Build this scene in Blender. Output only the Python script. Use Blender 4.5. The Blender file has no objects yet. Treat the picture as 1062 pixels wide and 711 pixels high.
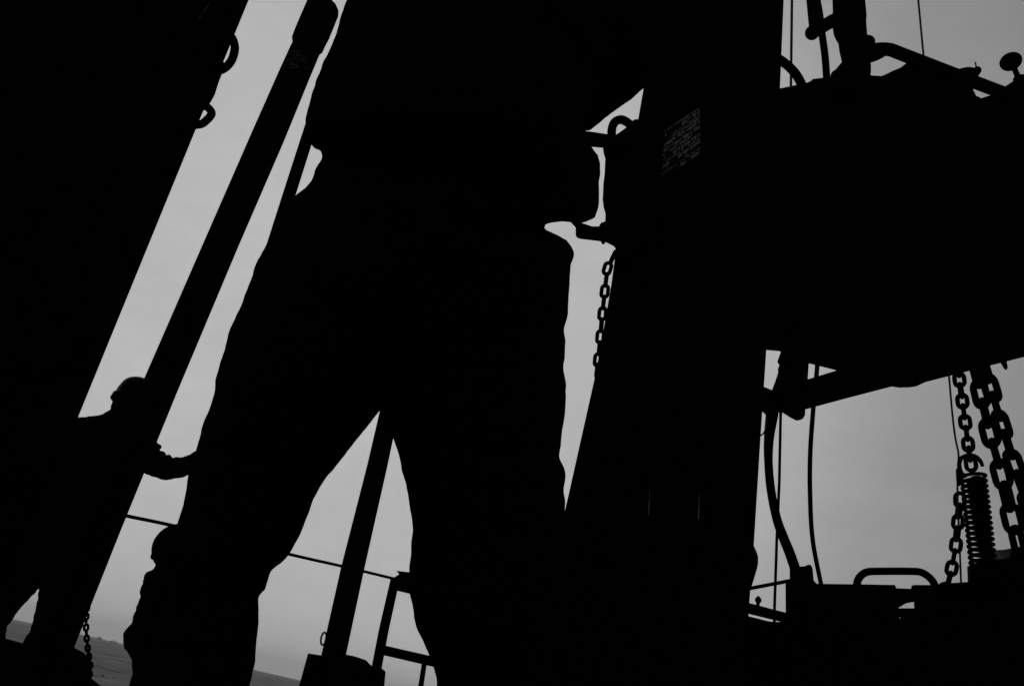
import bpy, bmesh, math, random
from mathutils import Vector, Matrix, noise
from mathutils.geometry import tessellate_polygon
random.seed(7)
scene = bpy.context.scene
COL = scene.collection
PI = math.pi

# ------------------------------------------------------------------ camera
CAM_Z = 1.6
PITCH, ROLL, FPX = math.radians(23.8), math.radians(12.0), 878.0
CX, CY = 531.0, 355.5
ORG = Vector((0, 0, CAM_Z))
FWD = Vector((0, math.cos(PITCH), math.sin(PITCH)))
R0, U0 = Vector((1, 0, 0)), Vector((0, -math.sin(PITCH), math.cos(PITCH)))
RGT = R0 * math.cos(ROLL) + U0 * math.sin(ROLL)
UPV = -R0 * math.sin(ROLL) + U0 * math.cos(ROLL)
cam_data = bpy.data.cameras.new('camera')
cam = bpy.data.objects.new('camera', cam_data)
COL.objects.link(cam)
m = Matrix((RGT, UPV, -FWD)).transposed().to_4x4()
m.translation = ORG
cam.matrix_world = m
cam_data.sensor_width = 36.0
cam_data.lens = FPX / 1062.0 * 36.0
cam_data.clip_start = 0.02
cam_data.clip_end = 6000
scene.camera = cam

def ray(px, py):
    return (FWD * FPX + RGT * (px - CX) + UPV * (CY - py)).normalized()

def P(px, py, Y):
    """point of the vertical plane y = Y seen in the photograph at (px, py)"""
    d = ray(px, py)
    return ORG + d * (Y / d.y)

# ------------------------------------------------------------------ sky and sun
world = bpy.data.worlds.new('World')
scene.world = world
world.use_nodes = True
nt = world.node_tree
nt.nodes.clear()
def N(t, **k):
    n = nt.nodes.new(t)
    for a, b in k.items():
        setattr(n, a, b)
    return n
L = nt.links.new
tc = N('ShaderNodeTexCoord')
GL = ray(330, 330)
dot = N('ShaderNodeVectorMath', operation='DOT_PRODUCT')
L(tc.outputs['Generated'], dot.inputs[0]); dot.inputs[1].default_value = GL
ac = N('ShaderNodeMath', operation='ARCCOSINE'); L(dot.outputs['Value'], ac.inputs[0])
dv = N('ShaderNodeMath', operation='DIVIDE'); L(ac.outputs[0], dv.inputs[0]); dv.inputs[1].default_value = PI
ramp = N('ShaderNodeValToRGB'); L(dv.outputs[0], ramp.inputs[0])
cr = ramp.color_ramp
stops = [(0, .520), (19, .460), (32, .41), (38, .31), (60, .15), (90, .06), (180, .02)]
cr.elements[0].position = 0; cr.elements[1].position = 1
for i, (a, v) in enumerate(stops):
    e = cr.elements[0] if i == 0 else (cr.elements[-1] if i == len(stops) - 1 else cr.elements.new(a / 180))
    e.position = a / 180; e.color = (v, v, v, 1)
sep = N('ShaderNodeSeparateXYZ'); L(tc.outputs['Generated'], sep.inputs[0])
mr = N('ShaderNodeMapRange'); L(sep.outputs['Z'], mr.inputs['Value'])
mr.inputs['From Min'].default_value = 0.0; mr.inputs['From Max'].default_value = 0.26
mr.inputs['To Min'].default_value = 1.02; mr.inputs['To Max'].default_value = 1.0
mr.interpolation_type = 'SMOOTHSTEP'
nz = N('ShaderNodeTexNoise'); nz.inputs['Scale'].default_value = 4.5; nz.inputs['Detail'].default_value = 12
nz.inputs['Roughness'].default_value = .68
mp = N('ShaderNodeMapping'); mp.inputs['Scale'].default_value = (1, 1, 2.2)
L(tc.outputs['Generated'], mp.inputs[0]); L(mp.outputs[0], nz.inputs['Vector'])
nr = N('ShaderNodeMapRange'); L(nz.outputs[0], nr.inputs['Value'])
nr.inputs['From Min'].default_value = .3; nr.inputs['From Max'].default_value = .7
nr.inputs['To Min'].default_value = .92; nr.inputs['To Max'].default_value = 1.07
m1 = N('ShaderNodeMath', operation='MULTIPLY'); L(mr.outputs[0], m1.inputs[0]); L(nr.outputs[0], m1.inputs[1])
vm = N('ShaderNodeVectorMath', operation='SCALE'); L(ramp.outputs[0], vm.inputs[0]); L(m1.outputs[0], vm.inputs['Scale'])
bg = N('ShaderNodeBackground'); L(vm.outputs[0], bg.inputs['Color']); bg.inputs['Strength'].default_value = 1.0
wo = N('ShaderNodeOutputWorld'); L(bg.outputs[0], wo.inputs['Surface'])
sd = bpy.data.lights.new('sun', 'SUN'); sd.energy = 0.5; sd.angle = math.radians(25)
sun = bpy.data.objects.new('sun', sd); COL.objects.link(sun)
sdir = Vector((-0.45, 0.75, 0.62)).normalized()      # behind the thin cloud, in front of the camera
sun.rotation_euler = sdir.to_track_quat('Z', 'Y').to_euler()
scene.view_settings.view_transform = 'Standard'
scene.view_settings.look = 'None'
scene.view_settings.exposure = 0.0
scene.view_settings.gamma = 1.0
scene.cycles.max_bounces = 6

# ------------------------------------------------------------------ materials
def mat(name, v, rough=.7, spec=.15, metal=0.0, var=.35, scale=30, bump=.0, rgb=None):
    M = bpy.data.materials.new(name); M.use_nodes = True
    t = M.node_tree; b = t.nodes['Principled BSDF']
    tc_ = t.nodes.new('ShaderNodeTexCoord')
    n = t.nodes.new('ShaderNodeTexNoise'); n.inputs['Scale'].default_value = scale; n.inputs['Detail'].default_value = 6
    t.links.new(tc_.outputs['Object'], n.inputs['Vector'])
    r = t.nodes.new('ShaderNodeValToRGB')
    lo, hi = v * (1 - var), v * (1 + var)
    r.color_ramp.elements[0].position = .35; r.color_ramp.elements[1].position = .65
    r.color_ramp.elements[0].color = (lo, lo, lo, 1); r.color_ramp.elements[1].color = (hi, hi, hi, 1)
    t.links.new(n.outputs[0], r.inputs[0]); t.links.new(r.outputs[0], b.inputs['Base Color'])
    b.inputs['Roughness'].default_value = rough
    b.inputs['Metallic'].default_value = metal
    b.inputs['Specular IOR Level'].default_value = spec
    if bump:
        bp = t.nodes.new('ShaderNodeBump'); bp.inputs['Strength'].default_value = bump; bp.inputs['Distance'].default_value = .003
        t.links.new(n.outputs[0], bp.inputs['Height']); t.links.new(bp.outputs[0], b.inputs['Normal'])
    return M
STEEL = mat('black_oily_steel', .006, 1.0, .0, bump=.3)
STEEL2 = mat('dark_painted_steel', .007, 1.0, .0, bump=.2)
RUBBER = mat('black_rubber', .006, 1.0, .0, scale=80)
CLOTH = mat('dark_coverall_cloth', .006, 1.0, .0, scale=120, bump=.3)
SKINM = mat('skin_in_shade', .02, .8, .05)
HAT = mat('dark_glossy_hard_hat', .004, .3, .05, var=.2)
PLATE = mat('worn_data_plate', .02, .7, .05, scale=60)
LETTER = mat('worn_plate_lettering', .32, .6, .2, var=.8, scale=140)
GLINT = mat('painted_glint', .75, .5, .4, var=.3, scale=60)  # pale tone carries the painted glints on the mast
GREYPAINT_GLINT = mat('grey_paint_and_glint', .24, .8, .1, var=.7, scale=45)  # grey of the edge plate, also of the painted highlight and glint dot
PIPE_HIGHLIGHT = mat('pale_highlight', .10, .9, .0, var=.7, scale=60)  # pale tone of the highlight painted on the leaning pipe
TARP = mat('grey_canvas_scrap', .50, .9, .05, var=.6, scale=18, bump=.4)
WIREM = mat('grey_wire_rope', .02, .6, .1)

# ------------------------------------------------------------------ mesh helpers
def link(name, bm, material, parent=None, smooth=True):
    me = bpy.data.meshes.new(name)
    bmesh.ops.recalc_face_normals(bm, faces=bm.faces[:])
    bm.to_mesh(me); bm.free()
    me.materials.append(material)
    if smooth:
        for p in me.polygons: p.use_smooth = True
        try: me.set_sharp_from_angle(angle=math.radians(38))
        except Exception: pass
    o = bpy.data.objects.new(name, me); COL.objects.link(o)
    if parent:
        o.parent = parent
        o.matrix_parent_inverse = Matrix.Translation(-parent.location)
    return o

def tag(o, label=None, cat=None, group=None, kind=None):
    for k, v in (('label', label), ('category', cat), ('group', group), ('kind', kind)):
        if v: o[k] = v
    return o

def thing(name, label, cat, loc, group=None):
    o = bpy.data.objects.new(name, None); COL.objects.link(o)
    o.location = loc; o.empty_display_size = .1
    return tag(o, label, cat, group)

def rings(bm, rs, cap=True, closed=False):
    vs = [[bm.verts.new(p) for p in r] for r in rs]
    n = len(vs[0]); m_ = len(vs)
    for i in range(m_ if closed else m_ - 1):
        a, b = vs[i], vs[(i + 1) % m_]
        for j in range(n):
            bm.faces.new((a[j], a[(j + 1) % n], b[(j + 1) % n], b[j]))
    if cap and not closed:
        bm.faces.new(vs[0]); bm.faces.new(vs[-1])

def loft(bm, rows, Y, ratio=.7, n=20, extra=()):
    """solid limb: each row is (left x, left y, right x, right y[, Y]) ; elliptical section"""
    rs = []
    for r in rows:
        y = r[4] if len(r) > 4 else Y
        c = P((r[0] + r[2]) / 2, (r[1] + r[3]) / 2, y); cd = c - ORG      # section square to the line of sight
        ra, rb = ray(r[0], r[1]), ray(r[2], r[3])
        a = ORG + ra * (cd.dot(cd) / ra.dot(cd)); b = ORG + rb * (cd.dot(cd) / rb.dot(cd))
        c = (a + b) / 2; h = (b - a) / 2
        d = (c - ORG).normalized(); d = (d - h.normalized() * d.dot(h.normalized())).normalized() * h.length * ratio
        rs.append([c + h * math.cos(2 * PI * k / n) + d * math.sin(2 * PI * k / n) for k in range(n)])
    for c, h, d in extra:
        c, h, d = Vector(c), Vector(h), Vector(d)
        rs.append([c + h * math.cos(2 * PI * k / n) + d * math.sin(2 * PI * k / n) for k in range(n)])
    rings(bm, rs)

def sweep(bm, pts, rad, n=12, closed=False, cap=True):
    """round tube through 3D points; rad number or list"""
    pts = [Vector(p) for p in pts]; m_ = len(pts)
    if not isinstance(rad, (list, tuple)): rad = [rad] * m_
    tan = []
    for i in range(m_):
        if closed: t = pts[(i + 1) % m_] - pts[i - 1]
        else: t = pts[min(i + 1, m_ - 1)] - pts[max(i - 1, 0)]
        tan.append(t.normalized())
    u = tan[0].orthogonal().normalized(); rs = []
    for i in range(m_):
        u = (u - tan[i] * u.dot(tan[i])).normalized(); v = tan[i].cross(u)
        rs.append([pts[i] + (u * math.cos(2 * PI * k / n) + v * math.sin(2 * PI * k / n)) * rad[i] for k in range(n)])
    if closed:   # undo the frame twist
        vs = [[bm.verts.new(p) for p in r] for r in rs]
        for i in range(m_):
            a, b = vs[i], vs[(i + 1) % m_]; off = 0
            if i == m_ - 1:
                off = min(range(n), key=lambda s: (a[0].co - b[s].co).length)
            for j in range(n):
                bm.faces.new((a[j], a[(j + 1) % n], b[(j + 1 + off) % n], b[(j + off) % n]))
    else: rings(bm, rs, cap)

def smooth_path(pts, sub=6):
    pts = [Vector(p) for p in pts]; out = []
    for i in range(len(pts) - 1):
        p0 = pts[max(i - 1, 0)]; p1 = pts[i]; p2 = pts[i + 1]; p3 = pts[min(i + 2, len(pts) - 1)]
        for k in range(sub):
            t = k / sub
            out.append(.5 * ((2 * p1) + (p2 - p0) * t + (2 * p0 - 5 * p1 + 4 * p2 - p3) * t * t + (3 * p1 - p0 - 3 * p2 + p3) * t ** 3))
    out.append(pts[-1]); return out

def pxr(px, py, Y, r):                                # a width read in pixels as metres at that place
    return (P(px, py, Y) - ORG).dot(FWD) / FPX * r

def tube(bm, path, Y, r, sub=6, n=12, curve=True):
    """path of (x, y[, Y]); r pixels, number or list"""
    pts = [P(p[0], p[1], p[2] if len(p) > 2 else Y) for p in path]
    rl = r if isinstance(r, (list, tuple)) else [r] * len(path)
    rm = [(pts[i] - ORG).dot(FWD) / FPX * rl[i] for i in range(len(pts))]
    if curve and len(pts) > 2:
        a = smooth_path(pts, sub); k = []
        for i in range(len(pts) - 1):
            k += [rm[i] + (rm[i + 1] - rm[i]) * j / sub for j in range(sub)]
        k.append(rm[-1]); sweep(bm, a, k, n)
    else: sweep(bm, pts, rm, n)

def prism(bm, poly, Y, depth, vp, holes=()):
    """solid plate/box: outline on the plane y=Y, extruded away along the direction of vp"""
    d = ray(*vp); d = d / d.y * depth
    loops = [poly] + list(holes)
    p3 = [[P(x, y, Y) for x, y in lp] for lp in loops]
    tri = tessellate_polygon([[Vector((q.x, q.z, 0)) for q in lp] for lp in p3])
    f = [bm.verts.new(q) for lp in p3 for q in lp]
    b = [bm.verts.new(q + d) for lp in p3 for q in lp]
    for t in tri:
        if len(set(t)) == 3:
            bm.faces.new([f[i] for i in t]); bm.faces.new([b[i] for i in reversed(t)])
    o = 0
    for lp in loops:
        n = len(lp)
        for i in range(n):
            j = (i + 1) % n
            bm.faces.new((f[o + i], b[o + i], b[o + j], f[o + j]))
        o += n

def box(bm, c, s, rot=None):
    r = bmesh.ops.create_cube(bm, size=1)
    M_ = Matrix.Translation(c) @ (rot.to_4x4() if rot else Matrix()) @ Matrix.Diagonal((*s, 1))
    bmesh.ops.transform(bm, matrix=M_, verts=r['verts'])

def ball(bm, c, s, rot=None, seg=24):
    r = bmesh.ops.create_uvsphere(bm, u_segments=seg, v_segments=seg // 2, radius=1)
    if not isinstance(s, (tuple, list)): s = (s, s, s)
    M_ = Matrix.Translation(c) @ (rot.to_4x4() if rot else Matrix()) @ Matrix.Diagonal((*s, 1))
    bmesh.ops.transform(bm, matrix=M_, verts=r['verts'])

def link_ring(c, ax, nrm, length, width, wire):
    """stadium shaped chain link; ax = long axis, nrm = normal of its plane"""
    bm = bmesh.new()
    ax = ax.normalized(); nrm = (nrm - ax * nrm.dot(ax)).normalized(); s = ax.cross(nrm)
    R = width / 2 - wire; S = length / 2 - wire - R
    pts = []
    for k in range(9):
        a = PI * k / 8; pts.append(c + s * R * math.cos(a) + ax * (S + R * math.sin(a)))
    for k in range(9):
        a = PI + PI * k / 8; pts.append(c + s * R * math.cos(a) + ax * (-S + R * math.sin(a)))
    sweep(bm, pts, wire, 10, closed=True)
    return bm

def chain(name, label, centres, Y, length, width, wire, angles=(0, 90), group=None, material=STEEL, drift=0):
    """centres: pixel positions of every link in order"""
    pts = [P(x, y, Y) for x, y in centres]
    t = thing(name, label, 'chain', pts[0], group)
    n = len(pts)
    for i, c in enumerate(pts):
        ax = pts[min(i + 1, n - 1)] - pts[max(i - 1, 0)]
        k = (c - ORG).dot(FWD) / FPX
        vd = (c - ORG).normalized()
        ang = math.radians(angles[i % 2] + drift * i + random.uniform(-11, 11))
        nr_ = Matrix.Rotation(ang, 3, ax.normalized()) @ vd
        link('chain_link', link_ring(c, ax, nr_, length * k, width * k, wire * k), material, t)
    return t

def every(cs):
    """face-on link centres -> all centres with the edge-on ones between"""
    out = []
    for a, b in zip(cs, cs[1:]):
        out += [a, ((a[0] + b[0]) / 2, (a[1] + b[1]) / 2)]
    return out + [cs[-1]]

# ------------------------------------------------------------------ ground, haze-grey desert, deck
DECK = CAM_Z - .54
def ground_material():
    M = bpy.data.materials.new('pale_desert_dust'); M.use_nodes = True
    t = M.node_tree; b = t.nodes['Principled BSDF']; b.inputs['Roughness'].default_value = 1
    b.inputs['Specular IOR Level'].default_value = 0
    g = t.nodes.new('ShaderNodeTexCoord')
    mpp = t.nodes.new('ShaderNodeMapping'); mpp.inputs['Scale'].default_value = (.12, .12, .2)
    t.links.new(g.outputs['Object'], mpp.inputs[0])
    n1 = t.nodes.new('ShaderNodeTexNoise'); n1.inputs['Scale'].default_value = 1.4; n1.inputs['Detail'].default_value = 9
    n1.inputs['Roughness'].default_value = .78
    t.links.new(mpp.outputs[0], n1.inputs['Vector'])
    r = t.nodes.new('ShaderNodeValToRGB')
    r.color_ramp.elements[0].position = .3; r.color_ramp.elements[0].color = (.09, .09, .09, 1)
    r.color_ramp.elements[1].position = .7; r.color_ramp.elements[1].color = (.42, .42, .42, 1)
    t.links.new(n1.outputs[0], r.inputs[0]); t.links.new(r.outputs[0], b.inputs['Base Color'])
    bp = t.nodes.new('ShaderNodeBump'); bp.inputs['Strength'].default_value = .9; bp.inputs['Distance'].default_value = .5
    t.links.new(n1.outputs[0], bp.inputs['Height']); t.links.new(bp.outputs[0], b.inputs['Normal'])
    return M
GROUND = ground_material()
bm = bmesh.new()
ys = [-60, -20, -5, 5, 10, 14, 18, 22, 27, 33, 40, 48, 58, 70, 85, 100, 120, 150, 190, 240, 300, 400, 600, 900, 1400, 1800]
nx = 420
grid = []
for y in ys:
    w = max(80, abs(y) * .95)
    rowv = []
    for i in range(nx + 1):
        x = -w + 2 * w * i / nx
        z = noise.noise(Vector((x * .05, y * .05, 0))) * .5 + noise.noise(Vector((x * .2, y * .2, 4))) * .16 + abs(noise.noise(Vector((x * .6, y * .5, 7)))) * .12
        z *= min(1, max(0, (y - 4) / 20)) if y > 0 else .2
        if y > 100: z += (noise.noise(Vector((x * .012, y * .004, 9))) ) * min(y, 400) * .006
        rowv.append(bm.verts.new((x, y, z)))
    grid.append(rowv)
for a, b in zip(grid, grid[1:]):
    for i in range(nx):
        bm.faces.new((a[i], a[i + 1], b[i + 1], b[i]))
tag(link('ground', bm, GROUND), kind='structure')

bm = bmesh.new()
box(bm, Vector((.4, 1.8, DECK - .06)), (7.2, 7.6, .12))
for k in range(5):
    box(bm, Vector((-2.9 + k * 1.65, 1.8, DECK - .24)), (.14, 7.4, .236))
for sx in (-2.9, 3.7):
    for sy in (-1.6, 5.2):
        box(bm, Vector((sx, sy, .33)), (.2, .2, .74))
tag(link('deck', bm, STEEL2, smooth=False), kind='structure')

# dark patches of scrub on the plain
def shrub(px, d, w, h, label):
    o = ray(px, 641 + .215 * (px - 20) + 3); c = Vector((o.x / o.y * d, d, .05))
    b_ = bmesh.new()
    for k in range(60):
        a = random.uniform(0, 2 * PI); e = random.random() ** .5
        q = c + Vector((math.cos(a) * e * w, math.sin(a) * e * w * .6, random.random() * h * (1 - e * .6)))
        s = random.uniform(.12, .3) * max(h, w * .3)
        t1 = Vector((random.uniform(-1, 1), random.uniform(-1, 1), random.uniform(-.4, 1))).normalized() * s
        t2 = Vector((random.uniform(-1, 1), random.uniform(-1, 1), random.uniform(-1, 1))).normalized() * s * .6
        b_.faces.new([b_.verts.new(q - t1), b_.verts.new(q + t2), b_.verts.new(q + t1), b_.verts.new(q - t2)])
    tag(link('shrub', b_, SCRUB, smooth=False), label, 'shrub', 'scrub bushes on the far plain')
SCRUB = mat('dry_scrub', .08, 1, 0, scale=3)
shrub(111, 40, 1.1, .22, 'low dark scrub patch on the ground beside the thin chain')
shrub(102, 620, 2.2, 2.6, 'tiny far bush on the horizon just right of the thin hanging chain')
shrub(118, 600, 2.6, 2.2, 'tiny far bush on the horizon left of the crouching worker')
shrub(272, 500, 2.4, 1.3, 'low far bush on the horizon just right of the big worker\'s knee')

# ------------------------------------------------------------------ air
bm = bmesh.new(); box(bm, Vector((0, 350, 14)), (3600, 3000, 34))
hz = bpy.data.materials.new('dusty_air'); hz.use_nodes = True
hn = hz.node_tree; hn.nodes.remove(hn.nodes['Principled BSDF'])
pv = hn.nodes.new('ShaderNodeVolumePrincipled'); pv.inputs['Density'].default_value = .0006; pv.inputs['Color'].default_value = (.9, .9, .9, 1)
pv.inputs['Anisotropy'].default_value = .3
hn.links.new(pv.outputs[0], hn.nodes['Material Output'].inputs['Volume'])
tag(link('haze', bm, hz, smooth=False), kind='stuff')

# ------------------------------------------------------------------ people
def remesh(bm, voxel, disp=0.0, dscale=.05):
    me = bpy.data.meshes.new('tmp'); bmesh.ops.recalc_face_normals(bm, faces=bm.faces[:]); bm.to_mesh(me); bm.free()
    o = bpy.data.objects.new('tmp', me); COL.objects.link(o)
    md = o.modifiers.new('r', 'REMESH'); md.mode = 'VOXEL'; md.voxel_size = voxel; md.adaptivity = 0
    sm = o.modifiers.new('s', 'SMOOTH'); sm.factor = .3; sm.iterations = 1
    dg = bpy.context.evaluated_depsgraph_get(); dg.update()
    nm = bpy.data.meshes.new_from_object(o.evaluated_get(dg))
    bpy.data.objects.remove(o); bpy.data.meshes.remove(me)
    if disp:
        cn = [(v.co.copy(), v.normal.copy()) for v in nm.vertices]
        out = []
        for p, nrm in cn:
            # cloth creases: stretched noise pushes the surface along its normal
            a = noise.noise(Vector((p.x / dscale, p.y / dscale, p.z / dscale * 2.2)))
            b = noise.noise(Vector((p.x / dscale * 2.7, p.y / dscale * 2.7, p.z / dscale * 5)))
            q = p + nrm * (a * disp + b * disp * .4); out += [q.x, q.y, q.z]
        nm.vertices.foreach_set('co', out); nm.update()
    return nm

def person(label, base, bm, voxel, disp, dscale, hats=()):
    t = thing('person', label, 'person', base, 'workers in hard hats on the rig')
    me = remesh(bm, voxel, disp, dscale)
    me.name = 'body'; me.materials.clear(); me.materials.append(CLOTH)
    for p in me.polygons: p.use_smooth = True
    o = bpy.data.objects.new('body', me); COL.objects.link(o); o.parent = t
    o.matrix_parent_inverse = Matrix.Translation(-t.location)
    return t

def hard_hat(parent, c, rx, ry, rz, face, brim=.5, peak=.3, ridge=True, hm=None):
    """dome with rib, brim and peak; face = horizontal direction it looks"""
    f = Vector(face).normalized(); s = Vector((0, 0, 1)).cross(f)
    b_ = bmesh.new(); rs = []
    n = 32
    for k in range(10):
        a = PI / 2 * k / 9.02
        rs.append([Vector(c) + f * rx * math.cos(a) ** (.6 if ridge else .42) * math.cos(2 * PI * j / n) + s * ry * math.cos(a) ** (.6 if ridge else .42) * math.sin(2 * PI * j / n)
                   + Vector((0, 0, rz * math.sin(a))) for j in range(n)])
    # brim
    pre = []
    for dz, ex in ((-.010, .016 * brim), (-.006, .028 * brim), (-.001, .016 * brim)):
        ring = []
        for j in range(n):
            q = 2 * PI * j / n; pk = max(0, math.cos(q)) ** 2 * rx * peak
            ring.append(Vector(c) + f * (rx + ex + pk) * math.cos(q) + s * (ry + ex * .6) * math.sin(q) + Vector((0, 0, dz - pk * .25)))
        pre.append(ring)
    rings(b_, pre + rs)
    hat = link('hard_hat', b_, hm or HAT, parent)
    if not ridge: return hat
    b2 = bmesh.new()
    pts = [Vector(c) + f * rx * 1.005 * math.cos(a) + Vector((0, 0, rz * 1.005 * math.sin(a))) for a in [PI * (k + 1.2) / 14.4 for k in range(13)]]
    sweep(b2, pts, rx * .05, 8)
    link('crown_ridge', b2, HAT, hat)
    return hat

def boot(bm, a, d, l=.29):
    d = Vector(d).normalized(); s = Vector((0, 0, 1)).cross(d)
    rs = []
    for k, (t, w, h) in enumerate([(-.3, .032, .09), (-.2, .042, .12), (0, .045, .12), (.25, .045, .085), (.5, .05, .06), (.68, .04, .045), (.74, .02, .03)]):
        c = a + d * l * t
        rs.append([Vector((c.x, c.y, DECK)) + s * w * math.cos(q) + Vector((0, 0, h * .5 + h * .5 * math.sin(q))) for q in [2 * PI * j / 16 for j in range(16)]])
    rings(bm, rs)

def hand(bm, w, d, side, size=.18, curl=.9):
    """palm and five curled fingers; w wrist, d direction of the palm, side across the knuckles"""
    d = Vector(d).normalized(); s = Vector(side); s = (s - d * s.dot(d)).normalized(); nn = d.cross(s)
    pl = size * .52
    rs = []
    for t, hw, hh in ((-.1, .15, .13), (.25, .2, .12), (.7, .24, .10), (1, .23, .08)):
        c = w + d * pl * t
        rs.append([c + s * size * hw * math.cos(q) + nn * size * hh * math.sin(q) for q in [2 * PI * j / 12 for j in range(12)]])
    rings(bm, rs)
    for i, (o_, ln) in enumerate(((-.17, .40), (-.06, .46), (.06, .43), (.17, .34))):
        p = w + d * pl * .92 + s * size * o_; dd = d.copy(); pts = [p]
        for k in range(4):
            dd = (Matrix.Rotation(curl * .55, 3, s) @ dd)
            p = p + dd * size * ln * .27; pts.append(p)
        sweep(bm, pts, [size * .05, size * .048, size * .045, size * .042, size * .03], 8)
    p = w + d * pl * .25 - s * size * .17; dd = (d - s * .9).normalized()
    pts = [p, p + dd * size * .17, p + dd * size * .27 + d * size * .08, p + dd * size * .3 + d * size * .17]
    sweep(bm, pts, [size * .06, size * .055, size * .05, size * .035], 8)

def head(bm, c, face, s=1.0):
    f = Vector(face).normalized(); sd_ = Vector((0, 0, 1)).cross(f)
    rot = Matrix((f, sd_, Vector((0, 0, 1)))).transposed()
    ball(bm, c + Vector((0, 0, .02 * s)), (.098 * s, .078 * s, .105 * s), rot)
    ball(bm, c + f * .022 * s - Vector((0, 0, .055 * s)), (.066 * s, .058 * s, .066 * s), rot)       # jaw
    ball(bm, c + f * .098 * s - Vector((0, 0, .012 * s)), (.017 * s, .013 * s, .024 * s), rot, 12)   # nose
    ball(bm, c + f * .084 * s - Vector((0, 0, .052 * s)), (.012 * s, .024 * s, .010 * s), rot, 12)   # mouth
    for q in (-1, 1):
        ball(bm, c + sd_ * q * .078 * s - Vector((0, 0, .005 * s)), (.018 * s, .010 * s, .03 * s), rot, 12)   # ears

# --- the big worker in the middle, close to the lens
YB = .95
bm = bmesh.new()
kl = P(205, 705, YB); kr = P(511, 711, YB)
al = Vector((kl.x - .05, YB, DECK + .09)); ar = Vector((kr.x + .07, YB + .04, DECK + .09))
loft(bm, [(278, 249, 470, 262), (265.5, 274, 450, 300), (248, 321, 435, 345), (238, 341, 425, 375), (233, 362, 415, 395),
          (226, 381, 405, 408), (223, 394, 398, 421), (223, 407, 386, 436), (215, 427, 370, 456), (208, 446, 352, 479), (203, 467, 341, 492), (195, 492, 332, 504),
          (192, 511, 325, 518), (188, 530, 320, 533), (185, 545, 311, 555), (182, 560, 301, 572), (179, 572, 294, 582),
          (177, 583, 281, 591.5), (175, 594, 277.4, 602.6), (174, 603, 275, 611), (172, 611, 268, 618), (171, 622, 269, 626),
          (166, 648, 268, 648.5), (158, 685, 264.5, 685), (152, 705, 261, 704)], YB, .85,
     extra=[(kl.lerp(al, .2), (.066, 0, 0), (0, .066, 0)), (kl.lerp(al, .45), (.068, 0, 0), (0, .07, 0)),
            (kl.lerp(al, .8), (.058, 0, 0), (0, .062, 0)), (al, (.055, 0, 0), (0, .058, 0))])
loft(bm, [(330, 262, 594, 258), (340, 275, 592, 276), (352, 290, 591, 290), (358, 310, 590, 308), (362, 326, 589, 326), (372, 342, 584.5, 342), (378, 350, 586.6, 350),
          (388, 372, 586, 372), (391, 381, 584, 381), (395, 398, 587.5, 398), (399, 429, 586.6, 429), (408, 455, 582, 456), (414, 474.5, 580, 474),
          (416.5, 487, 586.6, 488), (420, 499, 586.6, 500), (422, 509, 584, 509), (424, 519, 587, 519), (428, 546, 585, 546),
          (426.5, 560, 583, 560), (424.5, 587, 580, 587), (424, 615, 577, 615), (427.5, 626, 576, 626), (429, 640, 575, 640),
          (432, 651, 574, 651), (441, 671, 573, 671), (449, 690, 572, 690), (452, 702, 571, 702), (453, 711, 570, 711)], YB, .8,
     extra=[(kr.lerp(ar, .2), (.074, 0, 0), (0, .07, 0)), (kr.lerp(ar, .5), (.07, 0, 0), (0, .07, 0)),
            (kr.lerp(ar, .8), (.06, 0, 0), (0, .064, 0)), (ar, (.056, 0, 0), (0, .058, 0))])
# hips, thigh pocket and hem of the jacket
loft(bm, [(345, 170, 560, 170), (318, 200, 566, 205), (300, 215, 570, 222), (284.5, 231, 563, 237), (278.5, 249, 576, 243), (275, 258, 588, 249), (268, 268, 593, 255),
          (264, 277, 596, 262), (262, 284, 595, 269), (262, 290, 590, 276), (268, 300, 588, 290), (290, 330, 570, 325)], YB, .6)
# torso and jacket
loft(bm, [(440, -40, 590, -36), (400, -18, 625, -10), (372, 12, 640, 18), (352, 45, 632, 50), (344, 90, 618, 84), (338, 120, 606, 122), (336, 135, 608, 136),
          (334, 152, 614, 152.4), (333.4, 164.5, 620, 161.6), (327, 174, 623, 168.6), (325, 182, 622.6, 180), (321.6, 189, 621.4, 190),
          (315, 196, 622, 207), (307, 201.5, 621, 214), (303, 207, 617.5, 226), (300, 214, 604, 231), (296, 220, 590, 228.5), (294, 225, 564, 232)], YB, .55)
# left arm, bent, forearm laid across the belly
loft(bm, [(400, -32, 450, -10), (378, -28, 445, 0), (359.5, 0, 430, 20), (353, 18, 422, 38), (347.8, 35.4, 415, 55), (341, 52, 408, 70), (336.2, 62, 403, 80), (327.4, 84, 398, 100), (322.5, 100, 394, 116),
          (318.5, 114, 392, 128), (316.5, 124, 388, 140), (316.5, 133, 380, 150), (319, 146, 370, 156), (326, 155, 350, 158)], YB, .8)
loft(bm, [(322, 124, 328, 152, .9), (360, 105, 362, 160, .88), (420, 100, 425, 150, .84), (470, 105, 470, 145, .82)], YB, .9)
hand(bm, P(478, 126, .82), RGT - UPV * .1, UPV, .17, .8)
# right arm, reaching out to the mast at shoulder height
loft(bm, [(560, -20, 585, 120), (578, -10, 600, 133), (595, -6, 611, 136), (612, -8, 624, 125.7), (628, -12, 636.6, 116.2), (640, -15, 646.2, 109), (648, -18, 653.5, 104.8), (656, -20, 660.2, 98.5), (664, -22, 668, 91.5),
          (690, -25, 705, 62, 1.02), (725, -34, 742, 30, 1.15), (745, -44, 760, 10, 1.28)], YB, .75)
sweep(bm, [P(735, -15, 1.2), P(745, -32, 1.3)], [.045, .034], 12)
hand(bm, P(745, -32, 1.3), (RGT + UPV * .3 + FWD * .3).normalized(), UPV, .18, .8)
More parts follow.
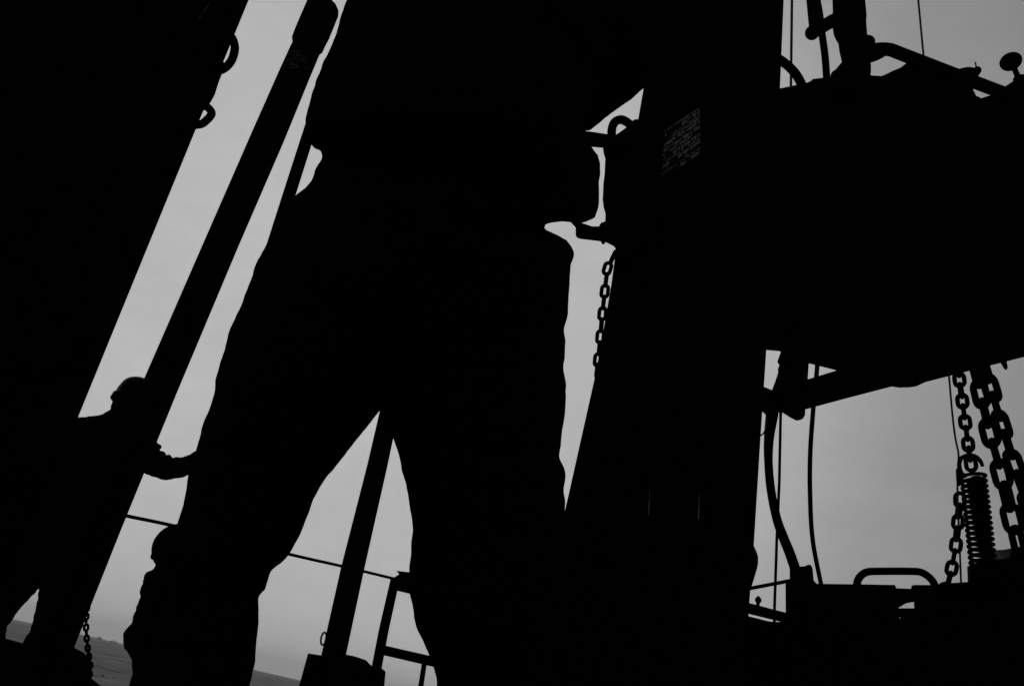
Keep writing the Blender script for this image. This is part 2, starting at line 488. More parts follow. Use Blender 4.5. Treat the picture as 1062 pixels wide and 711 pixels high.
# neck and head, bent forward
hc = P(522, -72, YB); hc.y = YB - .02
sweep(bm, [P(515, -10, YB), hc], [.075, .06], 16)
head(bm, hc, (.35, -.2, -.1))
boot(bm, al, (-.25, -1, 0)); boot(bm, ar, (.25, -1, 0))
bw = person('largest worker, standing legs apart in the middle nearest the camera, head cut off', (kl + kr) / 2 * 1.0 - Vector((0, 0, (kl.z - DECK))), bm, .0038, .0009, .035)
hard_hat(bw, hc + Vector((0, 0, .05)), .125, .105, .11, (.35, -.2, 0))
bm = bmesh.new()
for (x0, y0, x1, y1) in ((424, 200, 452, 232),):
    prism(bm, [(430, 196), (468, 198), (466, 240), (428, 237)], YB - .16, .03, (450, 218))
link('belt_pouch', bm, CLOTH, bw)

# --- left worker behind the leaning pipe
YW = 4.0
bm = bmesh.new()
hL = P(139, 411, YW); fl = Vector((-1, -.25, 0))
head(bm, hL - Vector((0, 0, .015)), fl, .88)
loft(bm, [(116, 417, 152, 420), (114.5, 424.8, 155, 428), (108, 427.5, 160, 436)], YW, .9)
loft(bm, [(114, 425, 150, 427), (105.7, 429, 156, 438), (92, 431.5, 158, 446), (80.6, 432.7, 158, 456), (64, 438, 156, 466), (50, 450, 153, 476), (36, 480, 140, 490), (24, 505, 130, 510),
          (12, 535, 116, 538), (2, 565, 102, 568), (0, 585, 94, 588), (4, 596, 90, 598)], YW, .55)
loft(bm, [(30, 570, 70, 590), (12, 590, 62, 604), (2, 596, 41, 609), (-12, 605, 27, 624), (-24, 618, 16, 636), (-27, 628, 14.5, 640), (-34, 636, 7, 649), (-36, 652, 6, 661), (-48, 690, -6, 700), (-62, 745, -22, 757)], YW, .85)
loft(bm, [(44, 590, 92, 592), (41, 604, 88, 606), (40, 609, 86, 612), (39, 621, 82, 624), (36, 634, 77, 640), (32, 652, 70, 657), (23, 666, 62, 672), (14, 700, 56, 708), (2, 745, 40, 752)], YW, .85)
loft(bm, [(140, 436, 118, 480), (155, 446, 135, 482), (161.5, 456.5, 148.7, 489.2), (163.8, 460.5, 153, 492.3), (164.5, 464, 156, 493.8), (167, 468.3, 161.5, 495.2), (171.5, 471.5, 166, 496.2), (172.4, 472.9, 169.5, 497),
          (176, 471, 173.3, 497.6), (179.7, 475.8, 178.5, 497), (182.5, 473.6, 183.4, 495.8), (186, 474.9, 187, 494.8), (196, 471, 195, 492.5), (202, 467.8, 205, 489), (214, 462, 219, 482)], YW, .8)
for fx, fy, fr in ((164, 463.5, 3.4), (168.2, 470.6, 3.6), (174.5, 475, 3.8), (183.5, 477.6, 3.4), (192, 475.6, 3.2), (158, 491.5, 3.2), (172, 494, 3.6), (188, 492, 3.4)):
    ball(bm, P(fx, fy, YW), pxr(fx, fy, YW, fr), seg=12)          # gathered folds of the sleeve
hand(bm, P(218, 472, YW), RGT + UPV * .3, UPV, .19, .5)
for ax, ay in ((-45, 760), (20, 755)):
    q = P(ax, ay, YW); sweep(bm, [q + Vector((0, 0, .05)), Vector((q.x, YW, DECK + .08))], [.075, .06], 12)
    boot(bm, Vector((q.x, YW, DECK)), (-1, -.4, 0))
wl = person('hard-hatted worker at far left behind the leaning pipe, one arm stretched rightward', (P(40, 700, YW).x, YW, DECK), bm, .0055, .0045, .05)
hard_hat(wl, P(140.5, 412, YW), pxr(140, 412, YW, 19.5), pxr(140, 412, YW, 18), pxr(140, 412, YW, 21.5), fl, .2, .08)

# --- crouching worker
YC = 4.8
bm = bmesh.new()
hC = P(188, 575, YC); fc = Vector((-1, -.35, 0))
head(bm, hC - Vector((0, 0, .0)), fc, 1.1)
loft(bm, [(164, 583, 200, 588), (157, 590.6, 206, 596), (152, 593, 212, 602), (149.5, 596.7, 218, 607), (146.5, 608, 226, 615), (145, 613, 228, 620), (145, 621, 231, 628),
          (142, 629, 233, 636), (137.8, 639, 235, 646), (137, 650, 236, 660), (137, 665, 236, 675), (136, 682, 234, 690), (137.5, 697, 232, 700), (142.3, 701, 231, 706), (136, 711, 230, 716), (122, 732, 232, 735), (112, 765, 225, 770)], YC, .6)
loft(bm, [(150, 600, 178, 612), (146, 615, 172, 622), (140, 634, 168, 640), (136.5, 645, 166, 652), (130.4, 652, 163, 664), (126.8, 658.6, 158, 674), (129, 671, 152, 682), (134.7, 680, 158, 688), (140, 692, 166, 694)], YC, .85)
ball(bm, P(180, 588, YC), .085)
for sx, q in ((-1, P(135, 770, YC)), (1, P(205, 775, YC))):
    sweep(bm, [q + Vector((0, .05, .1)), q + Vector((-.12, -.1, .0)), Vector((q.x - .1, YC + .02, DECK + .09))], [.10, .095, .06], 12)
    boot(bm, Vector((q.x - .1, YC + .02, DECK)), (-1, -.4, 0))
hand(bm, P(160, 690, YC), RGT * .6 - UPV * .5, FWD, .19, .9)
wc = person('stooping worker in rounded helmet, in profile between leaning pipe and biggest worker\'s leg', (P(180, 740, YC).x, YC, DECK), bm, .0055, .0045, .05)
b_ = bmesh.new(); hx = pxr(184, 569, YC, 1); cc = P(185, 569, YC); fu = UPV.copy(); ff = (-RGT * .95 - FWD * .3); ff = (ff - fu * ff.dot(fu)).normalized(); fs = fu.cross(ff)
rings(b_, [[cc + (ff * 26 * math.cos(e) * math.cos(q) + fs * 21 * math.cos(e) * math.sin(q) + fu * 26 * math.sin(e)) * hx for q in [2 * PI * j / 32 for j in range(32)]]
           for e in [math.radians(v_) for v_ in (-34, -24, -14, -4, 6, 16, 26, 36, 46, 56, 66, 76, 86)]])
tube(b_, [(160, 571), (158, 577.5), (163, 579)], YC, [1.6, 2.0, 1.6], n=8)
link('hard_hat', b_, CLOTH, wc)

# ------------------------------------------------------------------ left side steelwork
YP = 1.55
t = thing('steel_column', 'massive black steel column filling the left edge of the frame', 'column', Vector((P(-60, 800, YP).x, YP, DECK)))
bm = bmesh.new()
prism(bm, [(340, -200), (258, 0), (82, 430), (-130, 948), (-480, 860), (-420, 430), (-160, 0), (-100, -200)], YP, .35, (-80, 640))
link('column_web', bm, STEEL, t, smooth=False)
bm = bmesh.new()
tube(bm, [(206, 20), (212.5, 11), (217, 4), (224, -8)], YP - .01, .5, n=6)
link('edge_highlight', bm, GREYPAINT_GLINT, t)  # faint edge highlight drawn as a thin pale strip, no weld here

t = thing('chain', 'heavy chain of big thick links lashed against the left column edge', 'chain', P(220, 80, YP - .02))
YH = YP - .03
def big_link(path, r):
    b_ = bmesh.new(); pts = [P(x, y, YH) for x, y in path]
    a = smooth_path(pts + [pts[0]], 4)[:-1]
    sweep(b_, a, pxr(path[0][0], path[0][1], YH, r), 12, closed=True)
    link('chain_link', b_, STEEL, t)
big_link([(235, 34), (241, 40), (243.6, 50), (240.5, 62), (234, 70), (225, 73), (219, 64), (222, 46), (228, 36)], 4.3)
big_link([(209, 108), (216, 112), (219.5, 118), (214, 125), (208, 129), (200, 128.5), (197, 119), (202, 110)], 4.2)
b_ = bmesh.new(); tube(b_, [(229, 66), (223, 80), (220, 88), (217.5, 97), (212, 107), (206, 114)], YH + .004, [5, 5.2, 5.4, 5.0, 4.6, 4]); link('chain_link', b_, STEEL, t)
big_link([(262, -14), (252, -4), (246, 14), (240, 26), (232, 36), (226, 30), (230, 10), (240, -8), (252, -16)], 4.3)
big_link([(199, 132), (190, 150), (182, 168), (174, 176), (170, 168), (178, 148), (188, 132)], 4.2)

YQ = 2.5
t = thing('drill_pipe', 'long leaning steel pipe with a thick rounded collar at its top end', 'pipe', Vector((P(-20, 900, YQ).x, YQ, DECK)))
bm = bmesh.new()
loft(bm, [(-50, 870, -6, 890), (-5, 755, 36, 771), (40, 655, 77, 671), (90, 533, 126, 548), (150, 391, 184, 406), (216, 240, 248, 254), (262, 135, 294, 148), (290, 72, 321, 82), (301, 48, 331, 58), (306, 38, 338, 46)], YQ, 1.0, 28)
link('pipe_tube', bm, STEEL, t)
bm = bmesh.new()
loft(bm, [(305, 46, 331.5, 57), (303.2, 43, 334.3, 55), (302.7, 38, 337, 49), (306.5, 28, 341.2, 41), (318.6, 0, 351, 17), (321, -5, 351, 11), (324, -9, 348, 4), (329, -11, 343, -1), (334, -10, 339, -5)], YQ, 1.0, 28)
link('pipe_collar', bm, STEEL, t)
# faint highlight on the pipe drawn as pale flakes, just proud of it
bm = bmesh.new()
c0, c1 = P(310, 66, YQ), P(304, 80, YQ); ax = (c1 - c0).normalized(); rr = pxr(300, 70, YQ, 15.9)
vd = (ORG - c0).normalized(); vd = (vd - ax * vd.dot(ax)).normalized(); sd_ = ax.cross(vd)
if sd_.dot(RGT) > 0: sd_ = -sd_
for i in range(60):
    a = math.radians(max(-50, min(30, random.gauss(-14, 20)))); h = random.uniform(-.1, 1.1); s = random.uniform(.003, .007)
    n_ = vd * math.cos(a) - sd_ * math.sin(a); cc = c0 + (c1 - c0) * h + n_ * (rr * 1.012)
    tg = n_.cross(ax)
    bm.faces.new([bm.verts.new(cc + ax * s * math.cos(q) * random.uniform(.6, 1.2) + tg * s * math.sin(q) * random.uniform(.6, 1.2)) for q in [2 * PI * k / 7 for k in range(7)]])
link('pipe_highlight', bm, PIPE_HIGHLIGHT, t, smooth=False)

# thin vertical pole seen just left of the big worker
YT = 2.0
bm = bmesh.new()
tube(bm, [(345, 60), (318.7, 143), (299.5, 203), (232, 415), (180, 578)], YT, [5.8, 6.2, 6.4, 6.6, 6.8], curve=False)
tube(bm, [(180, 578), (146, 690), (96, 850), (60, 966)], YT, [5.5, 5.5, 5.5, 6], curve=False)
tag(link('steel_pole', bm, STEEL), 'slim straight pole passing behind the big worker\'s elbow on the left', 'pole')

# tool chest at the lower left
bm = bmesh.new()
prism(bm, [(-150, 625), (6, 661.5), (23, 666.5), (50, 672), (76, 670.5), (88, 677), (93, 690), (95, 703), (105, 711), (112, 716), (100, 840), (-200, 800)], 2.9, .5, (20, 740))
tag(link('tool_chest', bm, STEEL2, smooth=False), 'dark lumpy equipment box in the bottom left corner under the left worker', 'box')

cs = every([(90.5, 629.8), (89.5, 639), (89.3, 650.2), (90.0, 661.6), (91, 671.6), (92.4, 680.5), (93.6, 689.5), (93, 698.9), (91.5, 708.5)])
chain('chain', 'thin short chain of tiny links hanging below the leaning pipe, bottom left', cs, 2.45, 8.8, 6.4, 1.35, angles=(8, 86))

# ------------------------------------------------------------------ middle background
YR = 3.6
bm = bmesh.new()
tube(bm, [(100, 526.5), (131, 534.5), (184, 545.8), (300, 574.3), (355, 586.8), (412, 600.5), (520, 627)], YR, [1.9, 1.9, 1.8, 1.6, 1.5, 1.45, 1.4], n=8)
tag(link('guard_rail', bm, STEEL), 'long thin horizontal rail crossing behind the workers', 'rail')
YS = 3.0
t = thing('stand_pipe', 'stout upright post on a squat base seen between the big worker\'s legs', 'post', Vector((P(330, 760, YS).x, YS, DECK)))
bm = bmesh.new()
tube(bm, [(338, 712), (346, 679), (365.5, 590), (378, 538), (391, 484), (403, 430), (424, 340), (455, 200)], YS, [12.6, 12.5, 12, 11.2, 10.4, 9.8, 9.2, 8.4], curve=False, n=24)
link('post_tube', bm, STEEL, t)
bm = bmesh.new()
prism(bm, [(319.5, 676.9), (333, 679), (358.4, 678), (368, 680), (379.7, 684), (384, 688.6), (388, 692), (396.7, 692.8), (400, 696), (398.5, 712), (380, 860), (265, 850), (309.7, 712)], YS - .08, .22, (350, 730))
link('post_base', bm, STEEL2, t, smooth=False)
bm = bmesh.new()
pts = [P(335.6 + 2.6 * math.cos(a) + 1.2 * math.sin(a), 661.8 - 6.5 * math.sin(a) + .6 * math.cos(a), YS - .02) for a in [2 * PI * k / 20 for k in range(20)]]
sweep(bm, pts, .0032, 6, closed=True)
link('wire_loop', bm, WIREM, t)
YL = 3.0
t = thing('ladder_frame', 'welded ladder-like frame of square bars beside the big worker\'s right leg', 'frame', Vector((P(400, 760, YL).x, YL + .1, DECK)))
bm = bmesh.new(); tube(bm, [(409.7, 601), (398, 653), (391, 690), (368, 790), (340, 900)], YL + .12, [4.9, 5.2, 5.4, 5.6, 5.8], curve=False); link('upright', bm, STEEL, t)
bm = bmesh.new(); tube(bm, [(440.7, 683), (436.5, 711), (410, 850), (394, 920)], YL + .12, [2.7, 2.9, 3.2, 3.4], curve=False); link('upright', bm, STEEL, t)
bm = bmesh.new(); tube(bm, [(397, 673.5), (420, 678.8), (446, 684.8), (500, 697)], YL + .12, [4.9, 4.9, 5, 5], curve=False); link('cross_bar', bm, STEEL, t)
bm = bmesh.new(); tube(bm, [(407, 604.5), (424, 608.3), (500, 625)], YL + .12, [6, 6.4, 6.5], curve=False); link('cross_bar', bm, STEEL, t)
bm = bmesh.new(); prism(bm, [(411, 591.5), (424.5, 592.8), (470, 600), (470, 612), (424, 602), (411, 600), (409, 598), (414, 595)], YL + .1, .05, (430, 600)); link('bracket_plate', bm, STEEL, t, smooth=False)

# ------------------------------------------------------------------ the mast
YM = 2.0
t = thing('mast_column', 'broad black mast column to the right of the big worker', 'mast', Vector((P(650, 900, YM).x, YM, DECK)))
bm = bmesh.new()
prism(bm, [(703, -120), (682.5, 0), (667.4, 92), (661.7, 124.7), (641, 250), (638.2, 264), (634, 295), (625.2, 346), (617.8, 387), (588, 520), (543, 711), (440, 1250), (700, 1250), (772, 711), (777, 627), (782, 562),
           (789, 450), (792.3, 401), (794.8, 363), (809, 91), (812.8, 0), (816, -120)], YM, .32, (668, 775))
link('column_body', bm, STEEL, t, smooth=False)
pl = [(679.5, 141), (726, 110), (726.5, 160), (683, 190)]
bm = bmesh.new(); prism(bm, pl, YM - .007, .005, (700, 150))
plate = link('data_plate', bm, PLATE, t, smooth=False)
bm = bmesh.new()
def plp(u, v):
    a = Vector(pl[0]).lerp(Vector(pl[1]), u); b = Vector(pl[3]).lerp(Vector(pl[2]), u); q = a.lerp(b, v); return (q.x, q.y)
rnd = random.Random(3)
v = .02
while v < .97:
    u = .02; th = rnd.choice([.03, .045, .07])
    keep = .95 if v < .45 else (.8 if v < .7 else .5)
    while u < .98:
        w = rnd.uniform(.05, .34) if v < .5 else rnd.uniform(.03, .14)
        if rnd.random() < keep:
            j = [rnd.uniform(-.008, .008) for _ in range(4)]; u2 = min(u + w, .99)
            prism(bm, [plp(u, v + j[0]), plp((u + u2) / 2, v + j[2]), plp(u2, v + j[1]), plp(u2, v + th * rnd.uniform(.4, 1)), plp((u + u2) / 2, v + th), plp(u, v + th * rnd.uniform(.5, 1) + j[3] * .5)], YM - .0085, .001, (700, 150))
        u += w + rnd.uniform(.006, .035)
    v += th + rnd.uniform(.015, .035)
link('raised_lettering', bm, LETTER, plate, smooth=False)
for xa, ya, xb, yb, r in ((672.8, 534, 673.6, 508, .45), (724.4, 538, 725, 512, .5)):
    bm = bmesh.new(); tube(bm, [(xa, ya), (xb, yb)], YM - .004, [r, r * .35], n=6); link('edge_glint', bm, GLINT, t)  # pale slivers imitate thin glints of sky light, no rods here
bm = bmesh.new(); tube(bm, [(706, 530), (706.1, 533)], YM - .004, .6, n=6); link('glint_dot', bm, GREYPAINT_GLINT, t)  # speck of glint drawn as a grey dot, not hardware

# lashed bundle bulging past the right edge of the mast
bm = bmesh.new()
loft(bm, [(768, 545, 778, 548), (768, 558, 781.7, 565), (766, 566, 785, 572.7), (765, 576, 786.4, 577), (765, 584, 786.2, 584), (764, 588, 785.4, 588.5), (763, 594, 783.2, 596), (762, 603, 780, 606.5), (760, 618, 773, 622)], YM + .1, .8)
tag(link('hose_bundle', bm, RUBBER), 'lumpy bundle bulging from the lower right edge of the mast column', 'hose')

# lever with bow shackle between worker and mast
YK = 1.9
t = thing('latch_assembly', 'iron latch with round bow handle fixed to the left side of the mast', 'latch', P(650, 190, YK))
bm = bmesh.new()
prism(bm, [(625, 150), (626, 159), (627.7, 164.4), (627, 180), (625.8, 190), (625, 207), (626, 215), (628, 222), (627.6, 231), (640, 240), (680, 240), (690, 135), (664, 124), (659, 123.6), (656, 125.3), (648.8, 132.7), (639.5, 139.5), (632, 139.5)], YK + .03, .06, (650, 185))
link('latch_body', bm, STEEL, t, smooth=False)
bm = bmesh.new(); tube(bm, [(634.6, 146), (634.6, 134), (637.5, 127), (643, 124.2), (649, 126), (656, 131.5), (664, 139)], YK, [4.6] * 7); link('bow_handle', bm, STEEL, t)
bm = bmesh.new(); tube(bm, [(585, 141), (612, 144.4), (627, 146.2), (655, 150)], YK, [7.5, 7.7, 7.2, 7], curve=False); link('lever_bar', bm, STEEL, t)
bm = bmesh.new()
prism(bm, [(586, 224), (600, 230), (614, 234.7), (621, 234.7), (623.4, 231), (627.6, 229.5), (660, 225), (675, 240), (655, 264), (638.8, 263), (638.4, 257.5), (636, 255), (628, 251), (627, 253.2), (624.6, 253.4), (622.8, 250.2), (602, 247.8), (598.5, 246.5), (597, 244), (597, 236), (590, 228.5)], YK, .05, (630, 240))
link('lower_jaw', bm, STEEL, t, smooth=False)

cf = [(630, 278.4), (627.2, 302), (624.8, 325.2), (622.6, 349), (620.2, 373)]
chain('chain', 'small chain hanging from the latch along the left edge of the mast', [(635.8, 266.5)] + every(cf) + [(619, 384)], YM - .05, 17.8, 10.8, 2.1, angles=(90, 8))

# ------------------------------------------------------------------ right: winch housing and what it carries
YN = 2.6
t = thing('winch_housing', 'huge black machinery housing filling the upper right of the frame', 'machine', Vector((P(930, 700, YN).x, YN + .4, DECK)))
bm = bmesh.new()
prism(bm, [(770, 100.5), (809, 91.8), (837, 85.8), (841, 84), (843, 82), (853, 80.8), (863, 79), (890, 77), (901, 78), (914, 79), (919, 77), (925, 74), (934, 70.2), (942, 64), (1000, 84), (1008.6, 90),
           (1009.5, 93.5), (1012.7, 99.8), (1015, 100.3), (1017.5, 102), (1025, 99.5), (1035, 97), (1052, 88), (1057, 77), (1110, 77), (1140, 200), (1110, 348), (868, 384), (838.4, 376.6), (810, 365), (808, 364), (794.7, 362.8), (775, 361)], YN, .7, (935, 235))
link('housing_shell', bm, STEEL, t, smooth=False)
bm = bmesh.new()
prism(bm, [(780, 398), (792.5, 401.4), (800.4, 404.7), (803.7, 396), (807, 386), (806.5, 383.6), (808.2, 378), (806, 375), (810, 364), (816, 350), (845, 360), (838.8, 377), (837.8, 393), (836, 410), (835.2, 424.3), (835, 430), (833, 433.7), (830, 435.3), (826, 436),
           (820, 433), (812, 428), (803, 427), (797, 431), (794, 430), (791, 427), (776, 420)], YN - .04, .12, (818, 400))
link('hanger_bracket', bm, STEEL, t, smooth=False)
bm = bmesh.new()
prism(bm, [(832, 394.5), (837.8, 393), (868, 383.8), (1120, 322), (1120, 355.6), (1062, 370), (960, 396), (950, 400.5), (943, 401.6), (932, 401.8), (925, 400.6), (880, 412.3), (846.5, 421.3), (835, 424.4), (828, 426)], YN - .02, .16, (980, 380))
link('lower_beam', bm, STEEL, t, smooth=False)
bm = bmesh.new()
prism(bm, [(1034, 370), (1037.6, 376), (1041, 382), (1043.6, 383.8), (1045.3, 381), (1043.8, 373), (1044, 366)], YN, .02, (1042, 376))
link('hook_tip', bm, STEEL, t)

YO = 2.55
t = thing('exhaust_stack', 'thick upright pipe rising from the top of the machinery housing', 'pipe', P(882, 85, YO))
bm = bmesh.new()
loft(bm, [(861, -140, 892, -140), (863, -20, 896.5, -20), (863.3, 0, 897.4, 0), (863.6, 12.7, 898.6, 12.7), (863.5, 14, 898.9, 16), (863.6, 22, 898.4, 22), (863.6, 30, 899, 30), (864.7, 36.6, 899.6, 36.6), (867, 42, 900, 42), (869.5, 45.7, 900.5, 46), (870.4, 53.4, 901.5, 53.4), (873, 64.5, 903, 65),
          (870, 68, 903.4, 68), (866.4, 72.4, 903.4, 72.4), (863.5, 74, 903.4, 74), (861.5, 77, 903, 77), (861, 92, 903, 92)], YO, .95, 28)
link('stack_tube', bm, STEEL, t)
bm = bmesh.new(); tube(bm, [(876, 16.5), (862, 22.5), (852, 28.5), (843, 34)], YO - .02, [7, 6.7, 6.6, 6.3], curve=False, n=16)
ball(bm, P(842.2, 34.3, YO - .02), (pxr(842, 34, YO, 7.2), pxr(842, 34, YO, 6.5), pxr(842, 34, YO, 7.8))); link('elbow_fitting', bm, STEEL, t)
bm = bmesh.new(); tube(bm, [(838, -60), (841, 0), (844, 27)], YO - .02, [4.3, 4.6, 5], curve=False); link('side_rod', bm, STEEL, t)
bm = bmesh.new(); ball(bm, P(899.5, 44.5, YO - .03), pxr(900, 44, YO, 7.7)); link('cap_nut', bm, STEEL, t)

def hose(name, label, path, Y, r, m_=RUBBER, cat='hose', **k):
    b_ = bmesh.new(); tube(b_, path, Y, r, **k); return tag(link(name, b_, m_), label, cat)
hose('hose', 'thin hose curving down beside the thick upright pipe to the housing top', [(842, -40), (846.5, -5), (850, 15), (852.6, 36), (855.6, 58), (857.6, 84)], YO + .05, 3.7)
hose('hose', 'short black hose arching from the mast onto the housing top', [(792, 55), (803, 59), (811, 63.5), (820, 71), (827, 79.5), (834, 93)], YO - .1, 4.7)
hose('cable', 'straight vertical cable between the mast and the thick pipe', [(822, -60), (821.3, 0), (820.2, 92)], YO + .02, 1.35, WIREM, 'cable', curve=False, n=6)
hose('cable', 'fine guy wire coming down to the sloping pipe rail at top right', [(947.5, -60), (952.3, 0), (958, 60)], YO + .02, 1.05, WIREM, 'cable', curve=False, n=6)

t = thing('pipe_rail', 'bent handrail pipe sloping down to the right over the housing', 'rail', P(905, 60, YO))
bm = bmesh.new()
tube(bm, [(894, 57), (904, 55.5), (911, 53), (918, 51.2), (925, 52.3), (933, 55.4), (960, 65.8), (1009, 84.6), (1043, 97.5), (1110, 123)], YO - .01, [9, 9, 8.6, 6.8, 6.6, 6.6, 6.6, 6.5, 6.5, 6.5], n=18)
link('rail_pipe', bm, STEEL, t)
bm = bmesh.new()
tube(bm, [(993, 76), (1004.5, 74.5), (1014, 79)], YO - .02, [4, 4.8, 6], n=12)
ball(bm, P(998, 73.5, YO - .03), pxr(998, 73, YO, 2.8)); ball(bm, P(1013.3, 73.2, YO - .03), pxr(1013, 73, YO, 4.1))
tube(bm, [(1011.5, 64.6), (1013, 73)], YO - .03, .75, n=6)
link('clamp_knob', bm, STEEL, t)
bm = bmesh.new(); tube(bm, [(1036, 96), (1043, 91.5), (1052, 85.5)], YO - .02, 1.9, curve=False, n=8); link('brace', bm, STEEL, t)

t = thing('round_mirror', 'small round disc on a short stem at the upper right edge', 'gauge', P(1058, 85, YO))
bm = bmesh.new()
c = P(1048.3, 64, YO); k = pxr(1048, 64, YO, 1)
n_ = (c - ORG).normalized(); u_ = (RGT * .93 + UPV * .37); u_ = (u_ - n_ * u_.dot(n_)).normalized(); w_ = n_.cross(u_)
rings(bm, [[c + n_ * dz * k + (u_ * 10.4 * math.cos(a) + w_ * 9.4 * math.sin(a)) * k * s for a in [2 * PI * j / 32 for j in range(32)]] for dz, s in ((-3, .8), (-2, .95), (0, 1), (2, .96), (5, .6))])
link('disc_head', bm, STEEL2, t)
bm = bmesh.new(); tube(bm, [(1051, 69), (1054.5, 77), (1058, 88)], YO, [2.5, 2.7, 3.2], curve=False); ball(bm, P(1053.8, 82.5, YO), pxr(1054, 82, YO, 3)); link('stem', bm, STEEL, t)

# hoses and rods below the housing
hose('hose', 'thick hose bowing down from the hanger bracket beside the mast', [(801.5, 418), (800.6, 430), (797.4, 455), (797, 479), (799.6, 508), (805.5, 537), (812.5, 557), (819, 573), (827, 596)], YN - .06, [6.6, 6.4, 5, 4.3, 4.4, 4.6, 5, 5.2, 5.4], n=16)
hose('control_rod', 'thin straight rod dropping beside the thick bowed hose', [(809.8, 420), (808.2, 500), (805.6, 560), (803.2, 632), (803, 655)], YN, 1.55, STEEL, 'rod', curve=False, n=8)
hose('hose', 'slender hose hanging in a shallow curve right of the thick bowed hose', [(848, 366), (847.2, 384), (843.6, 422), (840.3, 470), (840.2, 515), (842.9, 560), (851.8, 607), (853, 615)], YN - .05, 2.35)
hose('cable', 'tiny loose wire curling off the mast below the bracket', [(795, 426), (795, 440), (792.5, 448), (788, 452)], YM + .35, .8, WIREM, 'cable', n=6)
hose('hose', 'thin bar running from the mast to the lower machine block', [(768, 611.6), (779, 609.5), (819, 601.8), (826, 600.5)], YN - .05, 1.9, STEEL, 'bar', curve=False, n=8)
t = thing('lower_rail', 'sloping rail with a small bolt beside the foot of the mast', 'rail', P(790, 632, YN - .05))
bm = bmesh.new(); tube(bm, [(762, 626.5), (777, 630.5), (801, 636.6), (822, 642)], YN - .05, [5.4, 5.5, 5.2, 5.2], curve=False); link('rail_bar', bm, STEEL, t)
bm = bmesh.new(); tube(bm, [(785.7, 630), (786.2, 624)], YN - .05, 1.9, n=10); ball(bm, P(786.4, 621.8, YN - .05), pxr(786, 622, YN, 3.3)); tube(bm, [(786.4, 621), (786.6, 618)], YN - .05, 1.6, n=8); link('bolt', bm, STEEL, t)

# ------------------------------------------------------------------ lower machine
YZ = 2.3
t = thing('power_unit', 'low black machine block with a grab handle on top at lower right', 'machine', Vector((P(930, 900, YZ).x, YZ + .2, DECK)))
bm = bmesh.new()
prism(bm, [(814.6, 604.8), (844, 604.8), (885, 605.3), (928, 606), (929.6, 609.5), (945, 610), (945.4, 607), (948, 606),
           (973, 606.2), (976, 603.4), (981, 602.2), (987, 604), (1000, 603.2), (1130, 600), (1140, 980), (690, 980), (700, 648), (765, 638), (776.4, 640.6), (785, 643), (791.7, 644.6), (800.4, 645), (808, 645.2), (815, 645.8), (814.8, 630.2)], YZ, .1, (940, 628),
      holes=[[(931, 630.2), (948.4, 630.4), (948.2, 623.6), (943.5, 624.2), (939, 625.4)], [(932, 639.2), (933.8, 642.8), (934, 642), (933, 639.2)]])
prism(bm, [(840, 650), (1110, 640), (1120, 960), (760, 960)], YZ + .101, .5, (940, 760))
link('machine_body', bm, STEEL, t, smooth=False)
bm = bmesh.new()
prism(bm, [(814.8, 607), (814.8, 605), (819, 600.5), (819, 588), (822, 587.5), (830, 587), (835, 586.6), (838, 585), (841, 585.4), (842.3, 587.5), (843, 590.7), (844, 601.4), (847, 604.8), (847, 607)], YZ + .003, .08, (832, 603))
link('junction_box', bm, STEEL2, t, smooth=False)
bm = bmesh.new()
prism(bm, [(1003.8, 606), (1003.8, 587), (1010, 583.5), (1033, 580), (1052, 578), (1053, 567.3), (1062, 565.5), (1130, 560), (1130, 606)], YZ + .003, .08, (1080, 600))
link('side_box', bm, STEEL2, t, smooth=False)
bm = bmesh.new(); tube(bm, [(888, 611), (889.5, 602), (893.5, 596), (900, 592.6), (912, 592), (945, 592), (955, 593), (962, 596.8), (967.5, 602.5), (971.5, 611)], YZ + .04, 3.85, n=16); link('grab_handle', bm, STEEL2, t)
bm = bmesh.new(); prism(bm, [(1003, 587), (1011, 584), (1011, 603), (1003.6, 603)], YZ - .004, .003, (1005, 590)); link('edge_plate', bm, GREYPAINT_GLINT, t, smooth=False)
bm = bmesh.new()
prism(bm, [(1028, 571.2), (1034, 570), (1042, 569.4), (1047, 568.4), (1052, 567), (1056, 566), (1054, 572), (1050, 578), (1040, 580), (1029, 581.5)], YZ + .02, .02, (1040, 575))
tag(link('canvas_scrap', bm, TARP), 'grey scrap of canvas lying between the spring and the heavy chains', 'cloth')

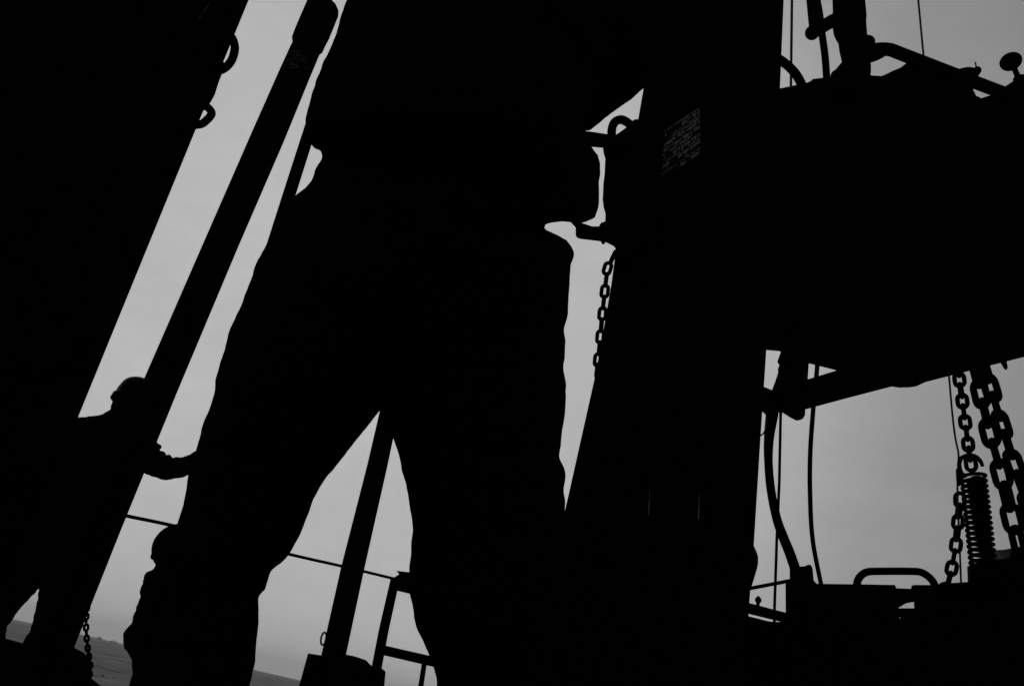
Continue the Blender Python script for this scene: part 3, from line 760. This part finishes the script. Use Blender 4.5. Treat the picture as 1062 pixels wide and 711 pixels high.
# extension spring with its hook
t = thing('coil_spring', 'tight coil spring standing upright under the small hooked chain', 'spring', P(1020, 610, YZ - .05))
YG = YZ - .06
bm = bmesh.new()
top, bot = P(1009.3, 492.5, YG), P(1022.5, 612, YG)
axs = (bot - top); ln = axs.length; axs.normalize()
u_ = (RGT - axs * RGT.dot(axs)).normalized(); w_ = axs.cross(u_)
turns = 21.4; n = int(turns * 20); pts = []
for i in range(n + 1):
    a = 2 * PI * i / 20; f = i / n
    pts.append(top + axs * ln * f + (u_ * math.cos(a) + w_ * math.sin(a)) * pxr(1015, 550, YG, 11.6))
sweep(bm, pts, pxr(1015, 550, YG, 1.95), 8)
link('coil', bm, STEEL, t)
bm = bmesh.new(); sweep(bm, [top + u_ * pxr(1015, 550, YG, 3.5) + axs * .004, bot + u_ * pxr(1015, 550, YG, 6.0)], [pxr(1015, 550, YG, 5.6), pxr(1015, 550, YG, 2.5)], 12); link('core_rod', bm, STEEL, t)
bm = bmesh.new(); tube(bm, [(1002, 494), (997, 490), (994.8, 482), (996.5, 475.5), (1001, 472.6), (1006.5, 471.8), (1012, 473.2), (1016.5, 477.5), (1019.3, 483.5)], YG, [2.2] * 8 + [1.6]); link('end_hook', bm, STEEL, t)

chain('chain', 'slim chain dropping from the beam into the spring hook', [(993.6, 383)] + every([(995, 393.6), (998.1, 415.8), (1001, 437.6), (1004, 460.4), (1006.9, 480.6)]), YG - .01, 18.8, 13.4, 2.25, angles=(90, 5))
chain('chain', 'slack chain swinging left from the spring hook down to the machine top', [(994, 494.5)] + [p for p in every([(995.4, 518), (993.5, 541), (991.4, 564.8), (987, 588.8)])] + [(984.4, 600)], YG + .03, 18.8, 13.2, 2.2, angles=(82, 14))
A = [(1016.8, 408), (1026.4, 448.5), (1038.5, 491.5), (1050, 537.5), (1061, 584)]
B = [(1027.5, 402), (1039, 440), (1052, 481), (1068, 524)]
chain('chain', 'heavy chain of large links, left one of the two hanging from the beam', [(1011.5, 387)] + every(A), YG - .05, 34.5, 21.5, 3.5, angles=(100, 50), drift=-5, group='heavy chains hanging from the beam')
chain('chain', 'heavy chain of large links, right one of the two nearest the frame edge', [(1021.5, 382)] + every(B), YG + .0, 34.5, 21.5, 3.5, angles=(-104, -50), drift=4, group='heavy chains hanging from the beam')
hose('cable', 'thin wire hanging left of the slim chain down to the machine top', [(983.2, 380), (984.4, 392), (988, 432), (991, 455), (994, 470), (993.6, 485), (993, 510), (995, 560), (996.8, 606)], YG + .02, 1.0, WIREM, 'cable', n=6)
